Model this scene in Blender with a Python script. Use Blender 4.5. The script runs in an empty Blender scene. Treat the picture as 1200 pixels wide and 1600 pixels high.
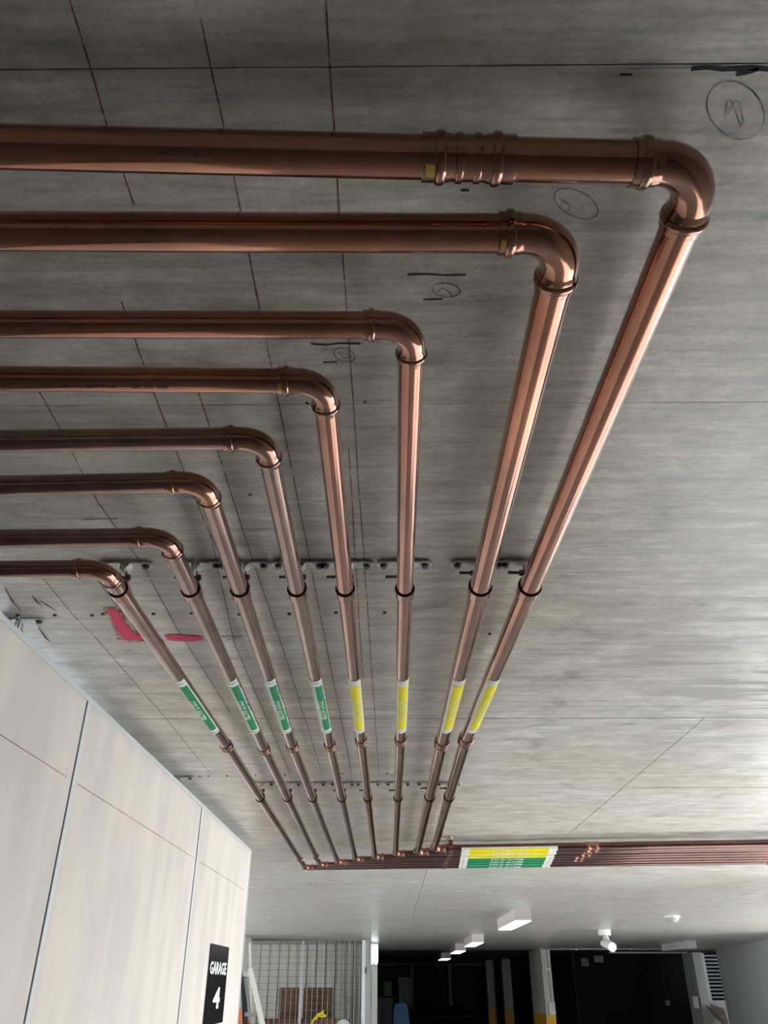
import bpy, bmesh, math, random
from mathutils import Vector, Matrix
random.seed(7)
SC = bpy.context.scene
COL = SC.collection
PI = math.pi

# ------------------------------------------------------------------ camera
ZC = 1.65                     # eye height
H = 0.571                     # ceiling above the eye
S = 0.51                      # survey unit -> metres
ZT = ZC + H                   # ceiling height
FPX, PITCH, YAW, ROLL = 1235.0, 0.538392279, -0.00956862389, 0.00106531955
fw = Vector((math.sin(YAW) * math.cos(PITCH), math.cos(YAW) * math.cos(PITCH), math.sin(PITCH)))
rt = Vector((math.cos(YAW), -math.sin(YAW), 0.0))
up = rt.cross(fw)
cr, sr = math.cos(ROLL), math.sin(ROLL)
RT = cr * rt + sr * up
UP = -sr * rt + cr * up
cam_d = bpy.data.cameras.new('camera')
cam = bpy.data.objects.new('camera', cam_d)
COL.objects.link(cam)
M = Matrix((RT, UP, -fw)).transposed().to_4x4()
M.translation = Vector((0, 0, ZC))
cam.matrix_world = M
cam_d.sensor_fit = 'VERTICAL'
cam_d.sensor_height = 36.0
cam_d.lens = FPX / 1600.0 * 36.0
cam_d.clip_start = 0.02
cam_d.clip_end = 300
SC.camera = cam

# ------------------------------------------------------------------ sky, light, exposure
SC.view_settings.view_transform = 'Standard'
SC.view_settings.look = 'None'
SC.view_settings.gamma = 1.0
SC.view_settings.use_curve_mapping = False
SC.view_settings.exposure = 0.31
w = bpy.data.worlds.new('overcast_sky')
SC.world = w
w.use_nodes = True
wn = w.node_tree
bg = wn.nodes['Background']
tc = wn.nodes.new('ShaderNodeTexCoord')
sx = wn.nodes.new('ShaderNodeSeparateXYZ')
wr = wn.nodes.new('ShaderNodeValToRGB')
wr.color_ramp.elements[0].position = 0.0
wr.color_ramp.elements[0].color = (0.92, 0.96, 1.0, 1)
wr.color_ramp.elements[1].position = 0.9
wr.color_ramp.elements[1].color = (0.62, 0.76, 1.0, 1)
wn.links.new(tc.outputs['Generated'], sx.inputs[0])
wn.links.new(sx.outputs['Z'], wr.inputs[0])
wn.links.new(wr.outputs[0], bg.inputs[0])
SKY = 6.4
bg.inputs[1].default_value = SKY


def portal(name, loc, size_y, size_z, rz):
    l = bpy.data.lights.new(name, 'AREA')
    l.shape = 'RECTANGLE'
    l.size = size_y
    l.size_y = size_z
    l.cycles.is_portal = True
    o = bpy.data.objects.new(name, l)
    COL.objects.link(o)
    o.location = loc
    o.rotation_euler = (PI / 2, 0, rz)
    return o


sun_d = bpy.data.lights.new('sun', 'SUN')
sun_d.energy = 22.0
sun_d.color = (1.0, 0.985, 0.95)
sun_d.angle = math.radians(1.0)
sun = bpy.data.objects.new('sun', sun_d)
COL.objects.link(sun)
SUN_FROM = Vector((1.0, 0.25, 1.9))
sun.rotation_euler = SUN_FROM.to_track_quat('Z', 'Y').to_euler()
# roller-door openings on the right side, both outside the frame
OP1 = (2.45, 1.95, 5.35, 2.19)      # x, y from, y to, head height
OP2 = (5.0, 5.7, 11.2, 2.18)
OP3 = (-4.5, 5.0, 11.6, 2.18)     # added left opening, unseen behind the partition, lights cage and far ceiling
for i, (x, a, b, hd) in enumerate((OP1, OP2, OP3)):
    portal('daylight_portal', (x, (a + b) / 2, hd / 2), b - a, hd, PI / 2 if x > 0 else -PI / 2)


# ------------------------------------------------------------------ helpers
def ray(px, py):
    return RT * ((px - 600) / FPX) + UP * ((800 - py) / FPX) + fw


def at(px, py, h=H):
    d = ray(px, py)
    return Vector((0, 0, ZC)) + d * (h / d.z)


def at_y(px, py, y):
    d = ray(px, py)
    return Vector((0, 0, ZC)) + d * (y / d.y)


def at_x(px, py, x):
    d = ray(px, py)
    return Vector((0, 0, ZC)) + d * (x / d.x)


def props(o, label=None, cat=None, group=None, kind=None):
    if label: o['label'] = label
    if cat: o['category'] = cat
    if group: o['group'] = group
    if kind: o['kind'] = kind
    return o


def empty(name, loc, label=None, cat=None, group=None, kind=None):
    o = bpy.data.objects.new(name, None)
    o.empty_display_size = 0.05
    o.location = loc
    COL.objects.link(o)
    return props(o, label, cat, group, kind)


def link(name, me, mat, parent=None, smooth=None):
    if mat is not None and not me.materials:
        me.materials.append(mat)
    o = bpy.data.objects.new(name, me)
    COL.objects.link(o)
    if parent is not None:
        o.parent = parent
        # meshes are made in world coordinates; cancel the chain of parent offsets
        off = Vector((0, 0, 0))
        p = parent
        while p is not None:
            off += p.location
            p = p.parent
        o.location = -off
    if smooth is not None:
        me.polygons.foreach_set('use_smooth', [True] * len(me.polygons))
        me.set_sharp_from_angle(angle=math.radians(smooth))
    return o


class MB:
    """collects plain geometry in world coordinates"""
    def __init__(self):
        self.v, self.f = [], []

    def box(self, lo, hi, m=None):
        b = len(self.v)
        for z in (lo[2], hi[2]):
            for y in (lo[1], hi[1]):
                for x in (lo[0], hi[0]):
                    p = Vector((x, y, z))
                    self.v.append(m @ p if m else p)
        for f in ((0, 2, 3, 1), (4, 5, 7, 6), (0, 1, 5, 4), (2, 6, 7, 3), (0, 4, 6, 2), (1, 3, 7, 5)):
            self.f.append([b + i for i in f])
        return self

    def bar(self, a, b, wx, wz, side=Vector((1, 0, 0))):
        """square bar from a to b"""
        a, b = Vector(a), Vector(b)
        d = (b - a).normalized()
        s = (side - d * side.dot(d)).normalized()
        t = d.cross(s)
        n = len(self.v)
        for p in (a, b):
            for u, q in ((-1, -1), (1, -1), (1, 1), (-1, 1)):
                self.v.append(p + s * (u * wx / 2) + t * (q * wz / 2))
        for f in ((0, 3, 2, 1), (4, 5, 6, 7), (0, 1, 5, 4), (1, 2, 6, 5), (2, 3, 7, 6), (3, 0, 4, 7)):
            self.f.append([n + i for i in f])
        return self

    def sweep(self, pts, rad, seg=24, caps=True):
        pts = [Vector(p) for p in pts]
        if not hasattr(rad, '__len__'):
            rad = [rad] * len(pts)
        n = len(self.v)
        prev = None
        for i, p in enumerate(pts):
            if i == 0: d = pts[1] - pts[0]
            elif i == len(pts) - 1: d = pts[-1] - pts[-2]
            else: d = (pts[i] - pts[i - 1]).normalized() + (pts[i + 1] - pts[i]).normalized()
            d.normalize()
            if prev is None:
                a = Vector((0, 0, 1)) if abs(d.z) < 0.9 else Vector((1, 0, 0))
            else:
                a = prev
            a = (a - d * a.dot(d)).normalized()
            prev = a
            b = d.cross(a)
            for k in range(seg):
                t = 2 * PI * k / seg
                self.v.append(p + (a * math.cos(t) + b * math.sin(t)) * rad[i])
        for i in range(len(pts) - 1):
            for k in range(seg):
                k2 = (k + 1) % seg
                self.f.append([n + i * seg + k, n + i * seg + k2, n + (i + 1) * seg + k2, n + (i + 1) * seg + k])
        if caps:
            self.f.append([n + k for k in range(seg)][::-1])
            self.f.append([n + (len(pts) - 1) * seg + k for k in range(seg)])
        return self

    def revolve(self, prof, o, axis, seg=32, closed=True):
        """profile of (s, r) pairs round an axis; closed joins last to first"""
        o, axis = Vector(o), Vector(axis).normalized()
        a = Vector((0, 0, 1)) if abs(axis.z) < 0.9 else Vector((1, 0, 0))
        a = (a - axis * a.dot(axis)).normalized()
        b = axis.cross(a)
        n = len(self.v)
        m = len(prof)
        for s, r in prof:
            for k in range(seg):
                t = 2 * PI * k / seg
                self.v.append(o + axis * s + (a * math.cos(t) + b * math.sin(t)) * r)
        for i in range(m if closed else m - 1):
            j = (i + 1) % m
            for k in range(seg):
                k2 = (k + 1) % seg
                self.f.append([n + i * seg + k, n + i * seg + k2, n + j * seg + k2, n + j * seg + k])
        return self

    def patch(self, o, axis, r, s0, s1, a0, a1, th=0.0004, na=14, ns=2, wob=0.0):
        """thin curved sheet on a cylinder; angle 0 = straight down, + = to the right of the axis seen from below"""
        o, axis = Vector(o), Vector(axis).normalized()
        dn = Vector((0, 0, -1))
        sd = dn.cross(axis)            # pipe along +Y: +X ; 
        sd = -sd if sd.x < 0 and abs(axis.y) > .5 else sd
        n = len(self.v)
        for layer in (0, 1):
            for i in range(ns + 1):
                for k in range(na + 1):
                    s = s0 + (s1 - s0) * i / ns
                    t = a0 + (a1 - a0) * k / na
                    if wob and k in (0, na):
                        t += random.uniform(-wob, wob)
                    self.v.append(o + axis * s + (dn * math.cos(t) + sd * math.sin(t)) * (r + th * layer))
        W = na + 1
        L = W * (ns + 1)
        for i in range(ns):
            for k in range(na):
                q = [n + i * W + k, n + i * W + k + 1, n + (i + 1) * W + k + 1, n + (i + 1) * W + k]
                self.f.append(q[::-1])
                self.f.append([x + L for x in q])
        for i in range(ns):
            for k in (0, na):
                self.f.append([n + i * W + k, n + (i + 1) * W + k, n + (i + 1) * W + k + L, n + i * W + k + L])
        for k in range(na):
            for i in (0, ns):
                self.f.append([n + i * W + k, n + i * W + k + 1, n + i * W + k + 1 + L, n + i * W + k + L])
        return self

    def hexhead(self, c, r, h, ax=Vector((0, 0, -1))):
        self.sweep([Vector(c), Vector(c) + ax * h], r, 6)
        return self

    def build(self, name, mat, parent=None, smooth=None, **kw):
        me = bpy.data.meshes.new(name)
        me.from_pydata([tuple(v) for v in self.v], [], self.f)
        bm = bmesh.new()
        bm.from_mesh(me)
        bmesh.ops.recalc_face_normals(bm, faces=bm.faces)
        bm.to_mesh(me)
        bm.free()
        o = link(name, me, mat, parent, smooth)
        props(o, **kw)
        return o


# ------------------------------------------------------------------ materials
def mat(name, base=(0.5, 0.5, 0.5), rough=0.5, metal=0.0, spec=0.5, var=None, bump=None, emit=None):
    """var=(colour2, scale xyz, detail, lo, hi); bump=(scale xyz, strength, distance)"""
    m = bpy.data.materials.new(name)
    m.use_nodes = True
    nt = m.node_tree
    p = nt.nodes['Principled BSDF']
    p.inputs['Base Color'].default_value = (*base, 1)
    p.inputs['Roughness'].default_value = rough
    p.inputs['Metallic'].default_value = metal
    p.inputs['Specular IOR Level'].default_value = spec
    if var or bump:
        co = nt.nodes.new('ShaderNodeTexCoord')
    if var:
        c2, sc, det, lo, hi = var
        mp = nt.nodes.new('ShaderNodeMapping')
        mp.inputs['Scale'].default_value = sc
        nz = nt.nodes.new('ShaderNodeTexNoise')
        nz.inputs['Scale'].default_value = 1.0
        nz.inputs['Detail'].default_value = det
        rp = nt.nodes.new('ShaderNodeValToRGB')
        rp.color_ramp.elements[0].position = lo
        rp.color_ramp.elements[1].position = hi
        rp.color_ramp.elements[0].color = (*base, 1)
        rp.color_ramp.elements[1].color = (*c2, 1)
        nt.links.new(co.outputs['Object'], mp.inputs[0])
        nt.links.new(mp.outputs[0], nz.inputs['Vector'])
        nt.links.new(nz.outputs['Fac'], rp.inputs[0])
        nt.links.new(rp.outputs[0], p.inputs['Base Color'])
    if bump:
        sc, st, di = bump
        mp = nt.nodes.new('ShaderNodeMapping')
        mp.inputs['Scale'].default_value = sc
        nz = nt.nodes.new('ShaderNodeTexNoise')
        nz.inputs['Scale'].default_value = 1.0
        nz.inputs['Detail'].default_value = 6
        bp = nt.nodes.new('ShaderNodeBump')
        bp.inputs['Strength'].default_value = st
        bp.inputs['Distance'].default_value = di
        nt.links.new(co.outputs['Object'], mp.inputs[0])
        nt.links.new(mp.outputs[0], nz.inputs['Vector'])
        nt.links.new(nz.outputs['Fac'], bp.inputs['Height'])
        nt.links.new(bp.outputs[0], p.inputs['Normal'])
    if emit:
        p.inputs['Emission Color'].default_value = (*emit[0], 1)
        p.inputs['Emission Strength'].default_value = emit[1]
    return m


def noise(nt, co, scale, detail=5, rough=0.55, dist=0.0):
    mp = nt.nodes.new('ShaderNodeMapping')
    mp.inputs['Scale'].default_value = scale
    nz = nt.nodes.new('ShaderNodeTexNoise')
    nz.inputs['Scale'].default_value = 1.0
    nz.inputs['Detail'].default_value = detail
    nz.inputs['Roughness'].default_value = rough
    nz.inputs['Distortion'].default_value = dist
    nt.links.new(co.outputs['Object'], mp.inputs[0])
    nt.links.new(mp.outputs[0], nz.inputs['Vector'])
    return nz.outputs['Fac']


def ramp(nt, src, stops):
    rp = nt.nodes.new('ShaderNodeValToRGB')
    e = rp.color_ramp.elements
    while len(e) < len(stops): e.new(0.5)
    for i, (pos, c) in enumerate(stops):
        e[i].position = pos
        e[i].color = (c, c, c, 1) if not hasattr(c, '__len__') else (*c, 1)
    nt.links.new(src, rp.inputs[0])
    return rp.outputs[0]


def mix(nt, a, b, fac, mode='MIX'):
    mx = nt.nodes.new('ShaderNodeMix')
    mx.data_type = 'RGBA'
    mx.blend_type = mode
    for sock, v in ((mx.inputs[0], fac), (mx.inputs[6], a), (mx.inputs[7], b)):
        if isinstance(v, (int, float)): sock.default_value = v
        elif isinstance(v, tuple): sock.default_value = (*v, 1)
        else: nt.links.new(v, sock)
    return mx.outputs[2]


def math_n(nt, op, a, b=0.5):
    n = nt.nodes.new('ShaderNodeMath')
    n.operation = op
    for i, v in enumerate((a, b)):
        if isinstance(v, (int, float)): n.inputs[i].default_value = v
        else: nt.links.new(v, n.inputs[i])
    return n.outputs[0]


def ceiling_material():
    m = bpy.data.materials.new('formed_concrete')
    m.use_nodes = True
    nt = m.node_tree
    p = nt.nodes['Principled BSDF']
    co = nt.nodes.new('ShaderNodeTexCoord')
    big = noise(nt, co, (1.6, 2.2, 1), 4, 0.5)
    mott = noise(nt, co, (9, 13, 1), 8, 0.65, 0.3)
    fine = noise(nt, co, (60, 80, 60), 6, 0.7)
    strk = noise(nt, co, (3.0, 60, 1), 5, 0.6, 0.2)          # plywood grain, runs across
    sml = noise(nt, co, (3.6, 34, 1), 1.5, 0.45, 0.15)
    crisp = noise(nt, co, (22, 170, 1), 4, 0.65)
    speck = noise(nt, co, (190, 210, 1), 3, 0.6)
    base = ramp(nt, big, [(0.3, (0.545, 0.505, 0.430)), (0.7, (0.61, 0.595, 0.55))])
    base = mix(nt, base, ramp(nt, mott, [(0.2, (0.30, 0.30, 0.28)), (0.42, (0.88, 0.87, 0.85)), (0.55, (1.02, 1.02, 1.02)), (0.8, (1.5, 1.49, 1.45))]), 0.95, 'MULTIPLY')
    base = mix(nt, base, ramp(nt, strk, [(0.3, 0.66), (0.5, 1.0), (0.7, 1.15)]), 0.75, 'MULTIPLY')
    base = mix(nt, base, ramp(nt, fine, [(0.25, 0.75), (0.6, 1.05)]), 0.45, 'MULTIPLY')
    base = mix(nt, base, ramp(nt, crisp, [(0.32, 0.68), (0.5, 1.0), (0.68, 1.22)]), 0.55, 'MULTIPLY')
    base = mix(nt, base, ramp(nt, speck, [(0.30, 0.6), (0.46, 1.0), (0.7, 1.15)]), 0.4, 'MULTIPLY')
    # darker slick streaks, right-hand part of the slab
    sep = nt.nodes.new('ShaderNodeSeparateXYZ')
    nt.links.new(co.outputs['Object'], sep.inputs[0])
    xr = nt.nodes.new('ShaderNodeMapRange')
    xr.inputs[1].default_value = 0.45
    xr.inputs[2].default_value = 0.85
    nt.links.new(sep.outputs['X'], xr.inputs[0])
    yr = nt.nodes.new('ShaderNodeMapRange')
    yr.inputs[1].default_value = 2.3
    yr.inputs[2].default_value = 1.7
    nt.links.new(sep.outputs['Y'], yr.inputs[0])
    sk = ramp(nt, sml, [(0.53, 0.0), (0.56, 1.0)])
    skm = math_n(nt, 'MULTIPLY', math_n(nt, 'MULTIPLY', sk, xr.outputs[0]), yr.outputs[0])
    base = mix(nt, base, (0.26, 0.24, 0.20), math_n(nt, 'MULTIPLY', skm, 0.85))
    nt.links.new(base, p.inputs['Base Color'])
    r = ramp(nt, mott, [(0.1, 0.27), (0.9, 0.36)])
    r = mix(nt, r, (0.5, 0.5, 0.5), skm)
    nt.links.new(r, p.inputs['Roughness'])
    p.inputs['Specular IOR Level'].default_value = 0.55
    hgt = math_n(nt, 'ADD', math_n(nt, 'MULTIPLY', strk, 0.6), math_n(nt, 'MULTIPLY', mott, 0.8))
    hgt = math_n(nt, 'ADD', hgt, math_n(nt, 'MULTIPLY', fine, 0.18))
    hgt = math_n(nt, 'ADD', hgt, math_n(nt, 'MULTIPLY', crisp, 0.22))
    hgt = math_n(nt, 'ADD', hgt, math_n(nt, 'MULTIPLY', skm, 0.5))
    bp = nt.nodes.new('ShaderNodeBump')
    bp.inputs['Strength'].default_value = 0.5
    bp.inputs['Distance'].default_value = 0.0016
    nt.links.new(hgt, bp.inputs['Height'])
    nt.links.new(bp.outputs[0], p.inputs['Normal'])
    return m


def copper(name, c1, c2, c3, rough, sheen_scale):
    m = bpy.data.materials.new(name)
    m.use_nodes = True
    nt = m.node_tree
    p = nt.nodes['Principled BSDF']
    co = nt.nodes.new('ShaderNodeTexCoord')
    n1 = noise(nt, co, (6, 5, 6), 3, 0.5)
    n2 = noise(nt, co, (40, 25, 40), 3, 0.5)
    base = ramp(nt, n1, [(0.30, c1), (0.55, c2), (0.85, c3)])
    base = mix(nt, base, ramp(nt, n2, [(0.3, 0.6), (0.6, 1.1)]), 0.2 if rough < 0.2 else 0.5, 'MULTIPLY')
    nt.links.new(base, p.inputs['Base Color'])
    p.inputs['Metallic'].default_value = 0.92
    p.inputs['Roughness'].default_value = rough
    p.inputs['Coat Weight'].default_value = 0.65
    p.inputs['Coat Roughness'].default_value = 0.07
    p.inputs['Coat IOR'].default_value = 1.8
    return m


def worn(name, base, scale, lo, hi, rough=0.7):
    """paint or chalk that breaks up: alpha from noise"""
    m = mat(name, base, rough)
    nt = m.node_tree
    p = nt.nodes['Principled BSDF']
    co = nt.nodes.new('ShaderNodeTexCoord')
    n = noise(nt, co, scale, 6, 0.7)
    nt.links.new(ramp(nt, n, [(lo, 0.0), (hi, 1.0)]), p.inputs['Alpha'])
    return m


M_CEIL = ceiling_material()
M_COP = [copper('aged_copper', (0.23, 0.080, 0.036), (0.37, 0.130, 0.060), (0.62, 0.245, 0.115), 0.15, 1),
         copper('dusty_copper', (0.19, 0.095, 0.068), (0.27, 0.145, 0.11), (0.38, 0.225, 0.175), 0.25, 1)]
M_MAROON = copper('maroon_copper', (0.085, 0.028, 0.020), (0.12, 0.040, 0.028), (0.20, 0.07, 0.045), 0.24, 1)  # darker maroon copper for the far legs
M_FIT = copper('fitting_copper', (0.20, 0.085, 0.045), (0.29, 0.115, 0.062), (0.52, 0.21, 0.10), 0.13, 1)
M_ZINC = mat('galvanised_steel', (0.74, 0.74, 0.70), 0.42, 0.35, var=((0.50, 0.51, 0.50), (90, 90, 90), 4, 0.4, 0.65))
M_BOLT = mat('dark_bolt_steel', (0.16, 0.16, 0.15), 0.35, 0.8)
M_RUBBER = mat('black_rubber_lining', (0.012, 0.011, 0.010), 0.6)
M_WHITE_TAPE = mat('white_label_stock', (0.78, 0.78, 0.74), 0.35, var=((0.66, 0.68, 0.62), (30, 30, 30), 3, 0.4, 0.7))
M_GREEN = mat('green_label_ink', (0.004, 0.22, 0.085), 0.5, spec=0.25)
M_PGREEN = mat('pale_green_ink', (0.38, 0.55, 0.40), 0.3)
M_YELLOW = mat('yellow_label_ink', (0.78, 0.68, 0.008), 0.5, spec=0.25)
M_PYELLOW = mat('pale_lettering_ink', (0.78, 0.74, 0.34), 0.35)
M_LETTER = mat('white_lettering_ink', (0.80, 0.86, 0.80), 0.3)
M_LINE = mat('dark_green_line_ink', (0.02, 0.12, 0.06), 0.4)
M_YMARK = mat('yellow_seal_mark', (0.42, 0.25, 0.02), 0.45)
M_PANEL = mat('fibre_cement', (0.60, 0.56, 0.51), 0.75, spec=0.3, var=((0.70, 0.63, 0.57), (9.0, 9.0, 2.6), 10, 0.38, 0.62), bump=((90, 90, 22), 0.35, 0.001))
M_TRACK = mat('painted_track', (0.66, 0.69, 0.69), 0.4)
M_GAPDARK = mat('joint_shadow_gap', (0.03, 0.03, 0.033), 0.8)
M_CHALK = worn('red_chalk', (0.25, 0.085, 0.06), (5, 22, 5), 0.36, 0.58)
M_CHALKW = worn('red_chalk_on_panel', (0.40, 0.13, 0.12), (8, 8, 8), 0.30, 0.55)
M_PINK = worn('pink_marker_paint', (0.86, 0.07, 0.17), (26, 60, 26), 0.2, 0.38)
M_PINKF = worn('pink_overspray', (0.62, 0.10, 0.14), (90, 90, 90), 0.46, 0.75)
M_PENCIL = worn('pencil_mark', (0.075, 0.075, 0.07), (60, 60, 60), 0.3, 0.95)
M_MARKER = mat('black_marker_stroke', (0.012, 0.014, 0.018), 0.8)
M_SIGN = mat('black_sign_plate', (0.008, 0.008, 0.009), 0.22)
M_SIGNW = mat('white_sign_print', (0.85, 0.88, 0.85), 0.5)
M_FLOOR = mat('garage_floor_concrete', (0.28, 0.28, 0.27), 0.6, var=((0.34, 0.34, 0.33), (1.5, 1.5, 1.5), 6, 0.35, 0.65))
M_GREYWALL = mat('grey_painted_wall', (0.52, 0.53, 0.51), 0.7, var=((0.56, 0.57, 0.55), (2, 2, 2), 4, 0.4, 0.6))
M_PALEWALL = mat('pale_rendered_wall', (0.66, 0.64, 0.59), 0.8)
M_DARK = mat('unlit_store_wall', (0.016, 0.017, 0.018), 0.8)  # near-black: the shade of the unlit stores is put into the wall colour
M_DARKF = mat('dark_store_frame', (0.10, 0.105, 0.11), 0.5)
M_PAVE = mat('outside_paving', (0.62, 0.62, 0.60), 0.8)
M_PILLAR = mat('pillar_concrete', (0.62, 0.61, 0.56), 0.7, var=((0.50, 0.49, 0.45), (6, 6, 3), 6, 0.4, 0.65))
M_SAFETY = mat('yellow_safety_paint', (0.78, 0.44, 0.012), 0.5)
M_WHITE = mat('white_plastic', (0.72, 0.72, 0.68), 0.4)
M_GREYP = mat('grey_plastic', (0.42, 0.42, 0.40), 0.5)
M_PINKISH = mat('luminaire_body', (0.48, 0.42, 0.39), 0.5)
M_DIFF = mat('lit_diffuser', (0.9, 0.92, 0.9), 0.4, emit=((0.9, 0.97, 0.95), 1.6))
M_TUBE = mat('lit_tube', (0.9, 1.0, 0.95), 0.4, emit=((0.75, 1.0, 0.93), 2.2))
M_CARD = mat('cardboard', (0.19, 0.105, 0.05), 0.8, var=((0.13, 0.07, 0.035), (9, 9, 1.2), 4, 0.4, 0.6))
M_WIRE = mat('galvanised_wire', (0.22, 0.22, 0.20), 0.5, 0.6)
M_SHEET = mat('ribbed_sheet', (0.70, 0.68, 0.59), 0.6)
M_CREAM = mat('cream_ladder_rail', (0.62, 0.61, 0.52), 0.5)
M_BLACKP = mat('black_plastic', (0.015, 0.015, 0.016), 0.4)
M_ALU = mat('aluminium', (0.55, 0.56, 0.57), 0.35, 0.9)
M_BLUE = mat('blue_plastic', (0.02, 0.14, 0.32), 0.45)
M_GREENP = mat('green_plastic', (0.01, 0.09, 0.02), 0.5)
M_YPLAS = mat('yellow_cable_plastic', (0.75, 0.60, 0.03), 0.4)
M_CAR = mat('dark_car_paint', (0.02, 0.018, 0.015), 0.35)
M_SILL = mat('timber_sill', (0.36, 0.25, 0.19), 0.6)
M_LOUV = mat('louvre_blade', (0.75, 0.76, 0.82), 0.3)
M_BOXD = mat('store_box_grey', (0.09, 0.095, 0.10), 0.7)

# ------------------------------------------------------------------ structure: ceiling
slab = MB().box((-4.5, -3.2, ZT + 0.012), (2.6, 5.75, ZT + 0.2)).box((-4.5, 5.75, ZT + 0.012), (5.15, 11.4, ZT + 0.2)).box((-4.5, 11.4, ZT + 0.012), (9, 19.4, ZT + 0.2)).box((-4.5, 19.4, ZT + 0.012), (7.5, 32, ZT + 0.2)).build('ceiling', M_GAPDARK, kind='structure')
yj = [-3.2, 0.64 * S, 1.401 * S, 3.852 * S, 5.446 * S, 7.703 * S, 8.923 * S, 5.75, 6.95, 8.15, 9.35, 10.55, 11.4, 12.95, 15.35, 17.75, 19.4, 24.95, 32]
for i in range(len(yj) - 1):
    y0, y1 = yj[i], yj[i + 1]
    if i < 3: xs = [-4.5, 2.6]
    elif i < 7: xs = [-4.5, 1.535 * S, 2.6] if i < 5 else [-4.5, 0.40 * S, 2.6]
    elif y1 < 11: xs = [-4.5, -2.0, 0.40 * S, 2.6, 5.15]
    else: xs = [-4.5, -2.0, 0.40 * S, 2.6, 5.0, 7.5] + ([9] if y1 < 20 else [])
    g = 0.0005 if i < 2 else (0.0009 if i < 3 else 0.0016)
    for k in range(len(xs) - 1):
        dz = random.uniform(0, 0.0008)
        MB().box((xs[k] + g, y0 + g, ZT + dz), (xs[k + 1] - g, y1 - g, ZT + 0.012)).build('panel', M_CEIL, slab)


def ribbon(pts, wd, z=ZT - 0.0004, th=0.0002):
    """flat stroke along a polyline lying on the ceiling"""
    mb = MB()
    pts = [Vector((p[0], p[1], 0)) for p in pts]
    n = len(pts)
    W = wd if hasattr(wd, '__len__') else [wd] * n
    for i, p in enumerate(pts):
        d = (pts[min(i + 1, n - 1)] - pts[max(i - 1, 0)]).normalized()
        s = Vector((-d.y, d.x, 0)) * W[i] / 2
        for zz in (z, z - th):
            mb.v += [Vector((p.x - s.x, p.y - s.y, zz)), Vector((p.x + s.x, p.y + s.y, zz))]
    for i in range(n - 1):
        a, b = 4 * i, 4 * i + 4
        mb.f += [[a, a + 1, b + 1, b], [a + 2, b + 2, b + 3, a + 3], [a, b, b + 2, a + 2], [a + 1, a + 3, b + 3, b + 1]]
    return mb


def stroke(pix, wd, material, name='pencil_mark', jig=0.0):
    pts = [at(*q) for q in pix]
    if jig:
        fine = []
        for a, b in zip(pts, pts[1:]):
            k = max(2, int((b - a).length / 0.08))
            for i in range(k):
                q = a.lerp(b, i / k)
                fine.append(q + Vector((random.uniform(-jig, jig), 0, 0)))
        pts = fine + [pts[-1]]
    return ribbon(pts, wd).build(name, material, slab)


# snapped chalk lines, all running the same way as the pipes
for pix in ([(508, 0), (522, 200), (546, 550), (560, 750), (576, 970), (592, 1210)],
            [(308, 0), (348, 192), (438, 640), (477, 838), (518, 1050), (549, 1205)],
            [(110, 0), (165, 185), (210, 320)], [(300, 580), (341, 706), (383, 837), (454, 1050), (503, 1208)],
            [(190, 470), (250, 640), (330, 840), (367, 1007), (452, 1205)],
            [(60, 610), (95, 672), (150, 780), (223, 883), (280, 987), (360, 1113)],
            [(67, 903), (113, 960), (147, 993), (260, 1123), (330, 1210)],
            [(150, 903), (187, 953), (283, 1073), (365, 1180)],
            [(545, 700), (562, 985), (568, 1060)]):
    stroke(pix, 0.0012, M_CHALK, 'chalk_line', 0.0005)
for pix in ([(8, 918), (20, 940), (34, 955)], [(50, 930), (58, 940), (66, 947)], [(62, 938), (75, 946), (88, 954)], [(60, 980), (72, 997), (80, 1003)]):
    stroke(pix, [0.002, 0.004, 0.001][:len(pix)], M_CHALK, 'chalk_smear')
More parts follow.
